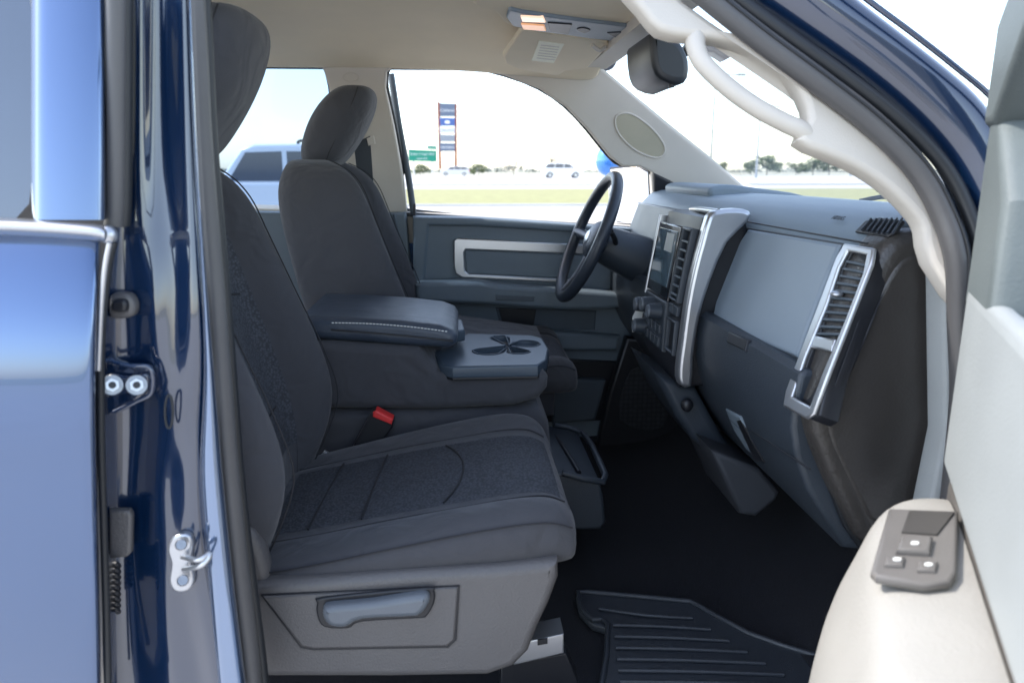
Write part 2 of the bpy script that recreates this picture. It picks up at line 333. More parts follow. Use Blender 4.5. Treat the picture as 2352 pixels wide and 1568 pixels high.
# ================================================================ dashboard
dash=grp('dashboard')
DF=Pl((.562,1.9,1.246),(0,-1,0),(.325,0,.946))
yp=YP(1.085)
up=[(1.08,1.44),(1.0,1.478),(.80,1.490),(.70,1.484),(.665,1.474),(.640,1.452),(.626,1.432),(.6,1.352),(.572,1.255),(.60,1.22),(1.05,1.2)]
plate('dash_upper',yp,[up],1.50,DGR,.008,px=False)
lo=[(.60,1.238),(.56,1.243),(.540,1.246),(.528,1.238),(.522,1.20),(.522,1.15),(.533,1.10),(.56,1.04),(.63,.935),(.70,.925),(.90,.98),(1.0,1.235)]
plate('dash_lower',YP(1.085),[lo],1.50,DDK,.010,px=False)
plate('glovebox_door',DF,[(1724,528),(1936,563),(1905,640),(1870,730),(1836,822),(1640,742),(1656,660),(1690,580)],.02,DPN,.007,h=.007)
plate('glovebox_groove',DF,[(1716,522),(1943,559),(1910,643),(1873,740),(1838,829),(1634,746),(1650,660),(1685,577)],.006,DDK,.002,h=.0015)
plate('glovebox_latch',Pl((.545,1.5,1.25),(0,-1,0),(.3,0,.95)),[(1690,765),(1735,785),(1728,812),(1685,790)],.02,BLK,.003,h=.016)
tube('dash_top_seam',[DF.at(a,b,.004) for a,b in [(-.7,.205),(0,.205),(.80,.205)]],.0016,BLK,sm=0)
LG=Pl((.5815,1.5,1.0175),(0,-1,0),(-.097,0,.165))
plate('lower_glovebox_recess',LG,[(1672,935),(1706,955),(1760,1058),(1722,1030),(1692,985)],.012,DGR,.004,h=.007)
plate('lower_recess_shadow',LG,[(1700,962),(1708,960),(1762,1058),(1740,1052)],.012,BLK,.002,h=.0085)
tube('lower_seam',[LG.p3(x,y,.003) for x,y in [(1640,925),(1750,1000),(1865,1075)]],.0016,BLK,sm=0)
text('airbag_mark','AIRBAG',.012,Pl((.655,1.25,1.4675),(0,-1,0),(.6,0,.7)),0,0,DDK,.004)
# end cap
EC=[(2120,524),(2152,524),(2168,560),(2178,700),(2174,900),(2155,1100),(2125,1200),(2060,1240),(1992,1256),(1955,1200),(1905,1100),(1868,1000),(1866,940),(1894,865),(1944,745),(1994,635),(2040,560),(2080,532)]
plate('end_cap',YP(1.05),EC,.09,CAP,.026,smooth=3)
EC2=[(2120,580),(2140,600),(2148,700),(2145,900),(2128,1090),(2100,1165),(2040,1200),(2000,1195),(1975,1150),(1935,1070),(1905,1000),(1905,950),(1930,880),(1980,760),(2030,660),(2070,600)]
plate('end_cap_inset',YP(1.047),EC2,.02,CAP,.007,smooth=3)
plate('end_cap_gap',YP(1.075),[(2150,510),(2190,560),(2195,900),(2170,1120),(2120,1250),(1985,1275),(1940,1210),(1862,1010),(1862,930),(1900,840),(1990,620),(2060,530)],.05,BSEAL,.005)
# side vent
DV=Pl(DF.at(0,0,.026),(0,-1,0),(.36,0,.935))
vo=[(1938,558),(2006,569),(2000,605),(1961,705),(1904,850),(1867,950),(1850,961),(1797,932),(1803,898),(1840,798),(1885,680),(1918,592)]
vi=[(1945,576),(1989,585),(1980,628),(1938,738),(1887,858),(1859,932),(1817,909),(1848,818),(1897,700),(1926,612)]
plate('vent_bezel',DV,[vo,vi],.008,SIL,.0035,h=.0)
plate('vent_housing',DV,[[(x+(6 if x<1900 else -8),y) for x,y in vo],vi],.034,BLK,.004,h=-.007)
plate('vent_cavity',DV,[(1940,565),(2000,575),(1865,945),(1805,920)],.010,BLK,.001,h=-.020)
for k in range(11):
    t=k/10; a=Vector((1938-72*t,594+166*t)); b=Vector((1986-58*t,604+158*t))
    plate('vent_slat',DV,[(a.x,a.y),(b.x,b.y),(b.x-3,b.y+6),(a.x-3,a.y+6)],.009,DOORD,.0015,h=-.004)
ball('vent_knob',DV.p3(1922,675,.0),(.010,.010,.005),SIL)
plate('vent_divider',DV,[(1868,768),(1915,778),(1905,806),(1858,796)],.012,SIL,.003,h=-.002)
DT=Pl((.626,1.9,1.432),(0,-1,0),(.039,0,.042))
plate('defrost_vent',DT,[(1972,541),(1996,516),(2030,508),(2084,516),(2066,540),(2045,553)],.006,BLK,.002,h=.010)
for k in range(7):
    x=1990+k*12; tube('defrost_slat',[DT.p3(x,540+k*1.5,.012),DT.p3(x+22,514,.012)],.0018,DDK,sm=0)
def rect(a0,b0,a1,b1): return [(a0,b0),(a1,b0),(a1,b1),(a0,b1)]
plate('driver_side_fascia',DF,[rect(-.66,-.02,.05,.205)],.03,DDK,.006,h=.012,px=False)
plate('cluster_hood',YP(2.03),[(1628,446),(1634,430),(1672,424),(1740,432),(1850,450),(1850,480),(1655,486),(1640,470)],.45,DGR,.012,smooth=3)
plate('cluster_face',YP(2.05),[(1640,462),(1655,485),(1690,500),(1690,590),(1620,590),(1622,510)],.42,BLK,.012)
plate('driver_dash_face',YP(2.0),[(1540,590),(1630,590),(1640,900),(1590,900),(1560,820),(1545,700)],.5,DDK,.02)
# centre stack
stk=[(1562,892),(1553,850),(1558,790),(1570,700),(1588,620),(1600,560),(1618,500),(1710,490),(1740,600),(1720,880)]
plate('stack_body',YP(1.575),stk,.285,BLK,.012)
chk=[(1562,884),(1590,888),(1594,820),(1608,730),(1634,645),(1672,558),(1720,510),(1724,486),(1690,479),(1648,484),(1628,498),(1610,560),(1594,620),(1578,700),(1566,790),(1558,850)]
plate('stack_cheek',YP(1.545),chk,.036,SIL,.009,smooth=2)
tube('stack_top_bar',[P(1650,487,1.56),P(1610,482,1.70),P(1588,482,1.83)],.007,SIL)
fa=P(1600,560,1.575); fb=P(1570,700,1.575); fc=P(1554,850,1.575)
SF=Pl((fb.x,1.855,fb.z),(0,-1,0),(fa-fb)); SL=Pl((fc.x,1.855,fc.z),(0,-1,0),(fb-fc))
LU=(fa-fb).length; LL=(fb-fc).length
SCR=M('touch_screen',(.07,.11,.14),.08,0,.5)
plate('radio_bezel',SF,[rect(.0,-.01,.19,LU+.03)],.02,BLG,.005,h=.012,px=False)
plate('radio_screen',SF,[rect(.025,.02,.172,LU+.015)],.006,SCR,.001,h=.0145,px=False)
plate('radio_display_card',SF,[rect(.10,LU-.035,.16,LU+.008)],.002,PADL,.0005,h=.0165,px=False)
plate('silver_edge_far',SF,[rect(-.012,-.02,-.002,LU+.045)],.03,SIL,.004,h=.014,px=False)
plate('centre_vent',SF,[rect(.20,0,.268,LU+.03),rect(.207,.006,.261,LU+.022)],.02,DDK,.004,h=.014,px=False)
for k in range(7): plate('centre_vent_slat',SF,[rect(.208,.012+k*.02,.260,.017+k*.02)],.006,DOORD,.001,h=.012,px=False)
plate('hvac_panel',SL,[rect(.0,.02,.19,LL-.01)],.03,DDK,.006,h=.014,px=False)
for a,b in((.025,LL-.045),(.085,LL-.035),(.03,LL-.1),(.15,LL-.04)):
    c=SL.at(a,b,.012); cyl('hvac_knob',c,c+SL.n*.03,.021,.018,DDK,24); cyl('hvac_knob_face',c+SL.n*.028,c+SL.n*.034,.016,.015,HND,24)
for r_ in range(2):
    for k in range(5): plate('hvac_button',SL,[rect(.01+k*.034,.03+r_*.03,.036+k*.034,.05+r_*.03)],.01,DDK,.002,h=.019,px=False)
plate('side_bin',SL,[rect(.20,.03,.268,LL-.04),rect(.207,.037,.261,LL-.047)],.02,DDK,.004,h=.012,px=False)
for k in range(2): plate('rocker_switch',SF,[rect(.205+k*.033,-.03,.233+k*.033,-.008)],.01,DDK,.002,h=.008,px=False)
plate('lower_stack',YP(1.60),[(1500,850),(1560,880),(1600,890),(1660,1000),(1700,1050),(1640,1050),(1590,1010),(1555,960)],.25,DDK,.02)
ball('obd_socket',P(1578,930,1.585),(.014,.012,.016),BLK)
plate('heater_duct',YP(1.5),[(1630,1030),(1745,1075),(1793,1130),(1785,1150),(1738,1188),(1700,1182),(1668,1110)],.25,M('duct',(.05,.055,.065),.6),.012)
plate('key_tag',YP(1.90),[(1453,728),(1466,700),(1482,712),(1480,768),(1452,762)],.002,WHT,.0004)
# steering wheel ----------------------------------------------------
whl=grp('steering_wheel')
wc=P(1350,545,2.25); ax=Vector((-math.cos(rad(23)),0,math.sin(rad(23)))); wu=Vector((0,1,0)); wv=ax.cross(wu).normalized()
def wp(a,r,h=0): return wc+wu*(r*math.cos(a))+wv*(r*math.sin(a))+ax*h
LTH=M('wheel_leather',(.03,.038,.052),.34,bump=.3,bscale=450)
tube('rim',[wp(k*math.pi/16,.195) for k in range(32)],.0175,LTH,True,2,res=6)
rm=Matrix((wu,wv,ax)).transposed()
ball('hub',wc-ax*.03,(.075,.065,.035),LTH,rm)
for a in (0,math.pi,rad(90)if wv.z<0 else rad(-90)):
    tube('spoke',[wp(a,.05,-.03),wp(a,.12,-.022),wp(a,.19,0)],.017,LTH)
ball('horn_ring',wc+ax*.002,(.028,.024,.006),SIL,rm)
tube('column',[wc-ax*.04,wc-ax*.12,wc-ax*.30],.060,DDK,radii=[.9,1.1,1.45],res=6)
tube('stalk',[wc-ax*.09,wc-ax*.08+Vector((0,.1,.01)),wc-ax*.05+Vector((0,.17,.02))],.007,BLK)
tube('shifter_stalk',[wc-ax*.10,wc-ax*.07+Vector((0,-.09,.03)),wc-ax*.05+Vector((-.01,-.17,.05))],.008,BLK)

# ================================================================ seats
def ring(ci,cr,hw,base,nn=None):
    """(lateral,height) ring: padded centre ci, side bolster crest cr, half width hw, back/bottom at base"""
    s=[(-.78,base),(-.97,base+.02*(1 if cr>base else -1)),(-1.02,(base+cr)/2),(-1.0,cr-(cr-base)*.18),(-.93,cr-(cr-base)*.04),(-.84,cr),(-.74,cr-(cr-ci)*.25),(-.64,ci+(cr-ci)*.18),(-.58,ci),(-.3,ci+.004),(0,ci+.006)]
    L=[(a*hw,b) for a,b in s]
    return L+[(-a,b) for a,b in L[-2::-1]]+[(0,base)]
def seat(name,dx,cy,hx,hcs,xrd=0):
    g=grp(name)
    rows=[]
    for z,xi,xb,hw,xr in [(.90,-.36,-.35,.20,-.44),(.93,-.35,-.325,.235,-.47),(1.0,-.355,-.29,.25,-.49),(1.09,-.375,-.262,.256,-.51),(1.19,-.402,-.287,.256,-.535),(1.30,-.43,-.33,.252,-.56),(1.42,-.462,-.375,.24,-.585),(1.50,-.485,-.405,.225,-.592),(1.545,-.50,-.44,.20,-.580),(1.572,-.515,-.49,.165,-.57),(1.582,-.53,-.525,.11,-.56)]:
        rows.append([(dx+b,cy+a,z) for a,b in ring(xi,xb,hw,xr-xrd)])
    surf('backrest',rows,[FAB,INS],2,closed=True,cap=True,fmat=lambda i,j:1 if (7<=j<=12 and 1<i<9) else 0)
    def seam(fr,h=.002):
        pts=[]
        for r in rows[1:10]: pts.append(Vector(r[fr])+Vector((h,0,0)))
        tube('seam',pts,.0014,STI)
    for j in (7,5,13,15): seam(j,.0 if j in(7,13) else -.001)
    for z_i in (3,5):
        r=rows[z_i]; tube('cross_seam',[Vector(r[j])+Vector((.001,0,.03*(1-((j-10)/3)**2) if z_i==5 else 0)) for j in range(8,13)],.0014,STI)
    cs=[(-.40,.93,.93,.22,.90),(-.34,.943,.945,.245,.90),(-.25,.958,.964,.255,.905),(-.12,.982,.996,.26,.91),(0,1.0,1.022,.26,.915),(.08,1.012,1.036,.26,.915),(.135,1.014,1.036,.255,.915),(.17,1.0,1.018,.245,.915),(.188,.965,.975,.23,.92)]
    crow=[]
    for x,zi,zb,hw,zbot in cs:
        crow.append([(dx+x,cy+a,b) for a,b in ring(zi,zb,hw,zbot)])
    surf('seat_cushion',crow,[FAB,INS],2,closed=True,cap=True,fmat=lambda i,j:1 if (8<=j<=11 and 0<i<7) else 0)
    for j in (3,7,13,17): tube('cushion_seam',[Vector(r[j])+Vector((0,0,.0)) for r in crow[1:8]],.0014,STI)
    def zc(x,a):
        for p,q in zip(cs,cs[1:]):
            if p[0]<=x<=q[0]:
                t=(x-p[0])/(q[0]-p[0]); return p[1]*(1-t)+q[1]*t+.0052-.0022*(abs(a)/.14)**2
        return 1.0
    for x0,dxx in ((-.255,-.03),(-.165,-.03)):
        tube('cushion_cross_seam',[(dx+x0+dxx*(-a/.14)*.3,cy+a,zc(x0+dxx*(-a/.14)*.3,a)) for a in (-.14,-.105,-.07,-.035,0,.035,.07,.105,.14)],.0019,STI,sm=2)
    tube('cushion_arc_seam',[(dx-.035+.035*(1-(k/6)**2),cy+k*.0225,zc(-.035+.035*(1-(k/6)**2),k*.0225)) for k in range(-6,7)],.0019,STI,sm=2)
    hr=[]
    for z,xc,ht,hw in hcs:
        rr=[]
        for k in range(20):
            a=2*math.pi*k/20; c=math.cos(a); s=math.sin(a)
            rr.append((hx+xc+ht*math.copysign(abs(c)**.75,c),cy+hw*math.copysign(abs(s)**.7,s),z))
        hr.append(rr)
    surf('headrest',hr,[FAB],2,closed=True,cap=True)
    for sgn in(-1,1):
        tube('headrest_seam',[Vector((hx+xc+ht*.35,cy+sgn*(hw*.93+.001),z)) for z,xc,ht,hw in hcs[1:-1]],.0014,STI)
        cyl('headrest_post',(hx-.04,cy+sgn*.06,1.52),(hx-.06+.01,cy+sgn*.06,1.60),.006,.006,CHR)
    return g
H1=[(1.560,-.055,.03,.08),(1.568,-.055,.055,.105),(1.60,-.045,.072,.125),(1.65,-.02,.083,.135),(1.70,.005,.085,.137),(1.745,.03,.075,.13),(1.772,.045,.055,.115),(1.782,.05,.03,.085)]
H2=[(z+.004+(z-1.56)*.06,xc,ht,hw) for z,xc,ht,hw in H1]
seat('car_seat',0,1.31,-.415,H2)
SH=[(582,1345),(640,1338),(900,1318),(1150,1304),(1262,1292),(1283,1292),(1284,1330),(1262,1390),(1238,1440),(1215,1500),(1180,1535),(1120,1556),(900,1560),(590,1560),(575,1450)]
plate('seat_shield',YP(1.035),SH,.05,SHI,.016)
plate('shield_rear_arm',YP(1.05),[(545,1200),(580,1225),(605,1275),(620,1340),(590,1560),(540,1560)],.04,SHI,.012)
plate('shield_panel_groove',YP(1.032),[(598,1366),(1056,1345),(1048,1470),(1030,1487),(720,1493),(690,1488)],.004,BLK,.001)
plate('shield_panel',YP(1.029),[(604,1370),(1052,1349),(1044,1469),(1027,1484),(720,1490),(692,1485)],.008,SHI,.004)
plate('lever_recess',YP(1.024),[(728,1385),(745,1372),(975,1350),(997,1358),(997,1385),(980,1415),(960,1420),(830,1428),(800,1443),(745,1440),(728,1415)],.006,BLK,.003,smooth=3)
plate('recline_lever',YP(1.008),[(740,1402),(760,1393),(850,1385),(960,1368),(984,1372),(985,1390),(965,1415),(940,1420),(830,1426),(795,1443),(760,1442),(742,1425)],.03,HND,.010,smooth=3)
plate('seat_base_far',YP(1.55),[(760,1150),(1240,1130),(1230,1330),(760,1330)],.03,BLK,.01)
plate('seat_track',YP(1.10),[(1180,1478),(1295,1455),(1296,1500),(1180,1528)],.05,SIL,.003)
plate('seat_track_rail',YP(1.12),[(1150,1525),(1300,1500),(1330,1568),(1150,1600)],.05,BLK,.003)
plate('track_slot',YP(1.097),[(1235,1470),(1258,1466),(1258,1478),(1235,1482)],.004,BLK,.001)
seat('car_seat',.15,2.25,-.335,H1,.055)
plate('seat_base',YP(2.03),[(900,760),(1262,810),(1280,860),(1275,960),(900,1000)],.4,FAB,.03)

# ================================================================ console seat
con=grp('center_console')
cb=[(690,790),(760,786),(960,800),(1010,856),(1248,850),(1260,868),(1258,892),(1238,917),(1180,934),(1000,942),(780,941),(690,938)]
plate('console_body',YP(1.60),cb,.345,FAB,.020)
ZP=Pl((0,1.6,1.127),(1,0,0),(0,1,0))
cc=[ZP.hit(*q) for q in ((1122,806),(1208,789),(1150,777),(1190,806))]; c0=(sum(c[0] for c in cc)/4,sum(c[1] for c in cc)/4)
rr_=[.037,.035,.028,.028]
clover=[]
for k in range(72):
    a=2*math.pi*k/72; d=(math.cos(a),math.sin(a)); best=.012
    for c,r in zip(cc,rr_):
        ex,ey=c[0]-c0[0],c[1]-c0[1]; p=ex*d[0]+ey*d[1]; q=ex*ex+ey*ey-p*p
        if q<r*r: best=max(best,p+math.sqrt(r*r-q))
    clover.append((c0[0]+d[0]*best,c0[1]+d[1]*best))
tr=[ZP.hit(*q) for q in [(992,806),(1012,836),(1040,842),(1235,838),(1256,825),(1261,800),(1246,776),(1220,769),(1075,765),(1055,775),(1040,795)]]
TRAY=M('tray_plastic',(.060,.083,.11),.38,bump=.1)
plate('cup_tray',ZP,[tr,clover],.028,TRAY,.005,px=False)
tube('cup_rim',[ZP.at(a,b,.0005) for a,b in clover[::2]],.0016,TRAY,True,2)
plate('cup_floor',ZP,[tr],.006,BLK,.001,h=-.026,px=False)
ld=[(690,728),(800,731),(920,738),(1010,748),(1042,760),(1052,775),(1048,792),(1030,801),(960,798),(850,789),(690,779)]
plate('armrest_lid',YP(1.605),ld,.335,LEA,.02)
tube('lid_piping',[P(x,y,1.603) for x,y in [(760,757),(900,768),(1000,778),(1040,783)]],.002,BLK)
plate('lid_latch',Pl(P(1055,760,1.78),(1,0,0),(0,1,0)),[(1030,738),(1062,742),(1068,765),(1040,770)],.03,TRAY,.006,h=.01)
for k in range(34):
    t=k/34; x=762+268*t; y=741+ (21*t*t)
    a=P(x,y,1.603); b=P(x+5,y+.4,1.603); tube('stitch',[a,b],.0012,WHT,sm=0,res=1)
plate('centre_cushion',YP(1.60),[(700,950),(1240,940),(1262,975),(1272,1080),(1260,1110),(700,1110)],.345,FAB,.03)
bk=grp('seat_belt_buckle')
plate('buckle_body',YP(1.555),[(808,1030),(854,944),(864,942),(905,964),(902,982),(860,1040)],.028,BLK,.005)
plate('release_button',YP(1.552),[(856,947),(864,942),(903,963),(899,976),(856,958)],.034,RED,.004)
tube('buckle_stalk',[P(835,1030,1.57),P(790,1050,1.57),P(745,1060,1.57)],.014,BLK)
plate('belt_anchor',YP(1.54),[(725,1060),(745,1035),(762,1045),(750,1070),(722,1072)],.01,SIL,.003)
bin_=grp('storage_bin')
plate('bin_body',YP(1.60),[(1240,1080),(1290,1085),(1378,1108),(1386,1140),(1392,1200),(1380,1216),(1240,1220)],.34,DDK,.008)
pts=[P(1292,1085,1.6),P(1385,1106,1.6),P(1378,1062,1.68),P(1337,992,1.93),P(1272,976,1.94)]
tube('bin_rim',pts,.008,DDK,sm=2)
tube('bin_divider',[P(1330,1085,1.62),P(1290,1020,1.8),P(1262,990,1.93)],.006,BLK,sm=2)
# floor mat -------------------------------------------------------------
mt=grp('floor_mat')
FP=Pl((0,1.3,.622),(1,0,0),(0,1,0))
mo=[(1322,1362),(1345,1356),(1560,1375),(1600,1384),(1640,1408),(1720,1450),(1870,1500),(1990,1530),(2000,1800),(1300,1800),(1375,1600),(1392,1440),(1360,1430),(1330,1400)]
plate('mat_base',FP,mo,.02,RUB,.006)
for k in range(9):
    y=1412+k*26; x0=1405+k*3-(0 if k else 30); x1=1590+k*42
    tube('mat_rib',[FP.p3(x0,y-12 if k==0 else y,.003),FP.p3((x0+x1)/2,y+4,.004),FP.p3(min(x1,1960),y+10,.003)],.0042,RUB)
tube('mat_edge',[FP.p3(x,y,.003) for x,y in [(1300,1790),(1378,1600),(1396,1436),(1362,1426),(1336,1398),(1330,1368),(1350,1362),(1558,1381),(1598,1390),(1718,1456),(1868,1506),(1985,1538)]],.006,RUB,sm=2)
# interior overhead items ----------------------------------------------------
oc=grp('overhead_console')
OP=Pl((0,1.9,1.888),(1,0,0),(0,-1,0))
plate('console_shell',OP,[(1085,10),(1150,-30),(1450,-20),(1500,45),(1508,68),(1485,90),(1390,94),(1280,80),(1170,60),(1135,30)],.03,BEI,.01,smooth=3)
plate('light_bezel',OP,[(1168,17),(1200,22),(1340,42),(1490,60),(1498,68),(1482,84),(1410,88),(1290,72),(1178,53)],.012,DPN,.004,h=.008,smooth=2)
plate('map_light',OP,[(1196,26),(1248,29),(1253,40),(1200,38)],.006,LENS,.001,h=.012)
plate('map_light_amber',OP,[(1197,44),(1250,48),(1254,60),(1202,56)],.006,LENA,.001,h=.012)
plate('sunglass_latch',OP,[(1258,42),(1314,46),(1306,69),(1264,63)],.006,BLK,.001,h=.011)
plate('roof_switch',OP,[(1325,58),(1340,54),(1356,60),(1342,66)],.006,BLK,.001,h=.011,smooth=3)
plate('roof_bin',OP,[(1395,66),(1470,62),(1478,78),(1425,84)],.006,DDK,.001,h=.011)
vs=grp('sun_visor')
VP=Pl((0,1.95,1.898),(1,0,0),(0,-.45,.06))
plate('visor_panel',VP,[(1200,57),(1300,76),(1395,92),(1398,100),(1350,150),(1300,156),(1280,168),(1190,152),(1160,138),(1155,122)],.018,BEI,.007,h=.01)
plate('visor_label',VP,[(1238,84),(1296,92),(1272,136),(1221,130)],.002,YEL,.0005,h=.0115)
for k in range(6): 
    t=k/6; plate('label_line',VP,[(1243-12*t,93+36*t),(1285-12*t,98+36*t),(1284-12*t,99.2+36*t),(1242-12*t,94.2+36*t)],.001,BEP,.0002,h=.0122)
tube('visor_clip',[VP.p3(1360,92,.014),VP.p3(1378,98,.02),VP.p3(1392,94,.014)],.005,BEP)
gh=grp('grab_handle')
tube('handle_bar',[near_g.p3(x,y,h) for x,y,h in [(1606,66,-.015),(1604,104,-.01),(1622,143,-.008),(1678,196,-.008),(1742,242,-.008),(1805,276,-.008),(1850,296,-.01),(1880,318,-.02)]],.0125,BEP,radii=[1.15,1.05,1,1,1,1,1.05,1.1],res=6)
rv=grp('rearview_mirror')
plate('mirror_housing',YP(1.66),[(1494,82),(1508,76),(1550,86),(1572,108),(1584,140),(1582,178),(1562,194),(1520,182),(1500,152)],.24,M('mirror_black',(.03,.034,.04),.4),.014,smooth=2)
plate('mirror_bracket',YP(1.76),[(1610,60),(1650,80),(1690,104),(1696,122),(1668,138),(1640,120),(1600,120),(1575,130),(1570,115)],.05,BLK,.008)
tube('mirror_toggle',[P(1540,180,1.68),P(1543,202,1.68)],.006,BLK,sm=0)
# ================================================================ far door
fd=grp('car_door')
Y0=2.54
plate('inner_panel',YP(Y0),[(948,496),(1100,500),(1500,528),(1540,560),(1490,700),(1440,830),(1395,1010),(960,1010),(950,700)],.08,DOORG,.014)
plate('upper_shelf',YP(Y0-.02),[(948,498),(1100,501),(1500,528),(1500,545),(1100,520),(985,518),(975,650),(950,660)],.05,DOORG,.01)
plate('armrest',YP(2.44),[(955,660),(970,651),(1100,648),(1135,655),(1250,663),(1460,678),(1456,704),(1300,712),(1130,700),(1000,694),(960,690)],.12,DOORG,.012,smooth=2)
plate('silver_trim',YP(Y0-.012),[(1042,552),(1050,547),(1340,561),(1340,584),(1070,573),(1066,580),(1068,622),(1076,629),(1340,643),(1340,651),(1062,638),(1046,628),(1042,610)],.014,SIL,.004)
plate('trim_insert',YP(Y0-.006),[(1069,575),(1340,586),(1340,640),(1072,628)],.012,DOORG,.003)
plate('switch_pod',YP(2.432),[(1138,678),(1228,682),(1226,692),(1140,689)],.01,DOORD,.002)
plate('pull_cup',YP(Y0-.004),[(1138,706),(1370,714),(1366,758),(1230,756),(1222,750),(1150,752)],.01,DOORD,.004)
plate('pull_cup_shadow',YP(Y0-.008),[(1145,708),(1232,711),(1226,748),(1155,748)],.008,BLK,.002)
plate('lower_bulge',YP(Y0-.04),[(960,770),(1260,760),(1425,772),(1418,806),(1270,806),(960,830)],.05,DOORG,.012)
plate('map_pocket',YP(Y0-.01),[(1240,822),(1418,830),(1390,965),(1240,970)],.02,BLK,.004)
plate('pocket_front',YP(Y0-.05),[(1270,868),(1392,874),(1368,965),(1270,975)],.05,DOORD,.01)
plate('belt_seal',YP(2.60),[(935,488),(1505,524),(1505,532),(935,497)],.03,BSEAL,.003)
plate('mirror_sail',far_g,[(1500,396),(1560,425),(1575,560),(1500,540)],.03,BLK,.006,h=.014)
sm=grp('side_mirror')
mp=Pl(P(1450,450,2.85),(.62,-.78,0),(0,0,1))
plate('mirror_shell',mp,[(1396,384),(1462,377),(1496,392),(1502,500),(1485,524),(1415,514),(1394,488)],.09,BLK,.02)
plate('mirror_face',mp,[(1403,390),(1460,383),(1488,396),(1493,500),(1478,517),(1418,508),(1401,484)],.006,MIR,.001,h=.002)
plate('mirror_arm',YP(2.68),[(1480,480),(1530,490),(1530,530),(1480,520)],.12,BLK,.01)
# ================================================================ open near door
od=grp('car_door')
th=rad(62); H=Vector((.64,.88,0)); ds=Vector((-math.cos(th),-math.sin(th),0)); dn=Vector((-math.sin(th),math.cos(th),0))
def D(s,n,z): return H+ds*s+dn*n+Vector((0,0,z))
DP=Pl(H,-ds,(0,0,1))
if DP.n.dot(dn)<0: DP=Pl(H,ds,(0,0,1)); SG=1
else: SG=-1
def dplate(nm,pts,depth,mat,bev=.005,h=0): return plate(nm,DP,[[(SG*a,b) for a,b in pts]],depth,mat,bev,h=h,px=False)
dplate('door_slab',[(0,.5),(1.0,.5),(1.0,1.40),(0,1.40)],.07,DFRM,.015,h=-.012)
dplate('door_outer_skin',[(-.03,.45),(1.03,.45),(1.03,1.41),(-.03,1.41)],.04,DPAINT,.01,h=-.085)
dplate('sail_patch',[(-.01,1.38),(.16,1.38),(.16,1.52),(-.01,1.66)],.05,DFRM,.015,h=.004)
dplate('frame_front_bar',[(-.01,1.60),(.05,1.60),(.5,1.90),(.95,1.93),(.99,1.36),(1.02,1.36),(1.0,1.98),(.48,1.96),(-.01,1.72)],.05,DFRM,.012,h=.01)
dplate('door_upper_pad',[(.012,1.17),(.98,1.17),(.98,1.41),(.012,1.41)],.03,PADL,.014,h=.006)
dplate('door_mid_pad',[(.02,.55),(.98,.55),(.98,1.16),(.02,1.16)],.03,SWP,.01,h=-.002)
rows=[]
for s,k in [(.05,.25),(.07,.6),(.12,.88),(.20,1),(.35,1.0),(.6,1),(.9,1)]:
    zt=1.155 if s<.5 else 1.16
    rows.append([D(s,n*k+ .0,z-(1-k)*.02) for n,z in [(.0,zt+.0),(.045,zt),(.082,zt-.004),(.098,zt-.02),(.112,1.09),(.128,1.05),(.14,.99),(.148,.9),(.15,.75),(.15,.55),(0,.55)]])
surf('armrest_body',rows,BEIG_D,2)
AP_=Pl(D(.24,.05,1.158),ds*-1,dn)
if AP_.n.z<0: AP_=Pl(D(.24,.05,1.158),ds,dn)
plate('switch_panel',AP_,[(2040,1180),(2200,1186),(2196,1330),(2180,1352),(2120,1358),(2010,1338),(1998,1325),(2020,1250)],.01,SWP,.004,h=.008)
plate('switch_recess_shade',AP_,[(2086,1190),(2190,1194),(2150,1246),(2068,1240)],.004,SWD,.001,h=.0105)  # dark patch painted for the shade in the recess
plate('window_switch',AP_,[(2068,1255),(2140,1258),(2132,1295),(2055,1290)],.012,SWP,.004,h=.015)
for x,y in((2055,1310),(2130,1322)): plate('lock_switch',AP_,[(x-22,y-12),(x+22,y-10),(x+16,y+12),(x-26,y+10)],.008,SWP,.003,h=.012)
for x,y in((2098,1278),(2058,1310),(2130,1322)): plate('switch_symbol',AP_,[(x-8,y-3.5),(x+8,y-2.5),(x+6,y+3.5),(x-9,y+2.5)],.001,WHT,.0002,h=.0162 if y<1300 else .0132,smooth=2)

# ================================================================ outdoors
CUR[0]=None
CONC=M('concrete_lot',(.50,.485,.46),.9,bump=.3,bscale=40,var=.12,scale=.6)
ROAD=M('road_surface',(.48,.475,.47),.9,var=.08,scale=.3)
GRS=M('dry_grass',(.28,.27,.12),1,var=.35,scale=1.5,bump=.8,bscale=8)
GRD=M('ground_soil',(.36,.34,.26),1,var=.2,scale=.05)
def sheet(name,rows,mat,sub=0): 
    return surf(name,rows,mat,sub)
X0=-900;X1=1200
sheet('ground',[[(x,y,z) for x in (-3000,-300,0,300,3000)] for y,z in ((-2500,-.02),(-60,-.02),(60,-.02),(84,-.02),(130,.55),(400,1.0),(3000,1.2))],GRD)
sheet('parking_lot',[[(x,y,0) for x in (-200,0,200)] for y in (-60,33)],CONC)
sheet('grass',[[(x,y,z) for x in (X0,0,X1)] for y,z in ((33.2,.0),(45,.12),(64,.02))],GRS)
box('curb',(-200,33,-.1),(200,33.2,.12),CONC,.02)
sheet('frontage_road',[[(x,y,.03) for x in (X0,0,X1)] for y in (64,80)],ROAD)
sheet('highway',[[(x,y,z) for x in (X0,0,X1)] for y,z in ((80.2,.1),(84,.62),(84.5,.66),(125,.70))],ROAD)
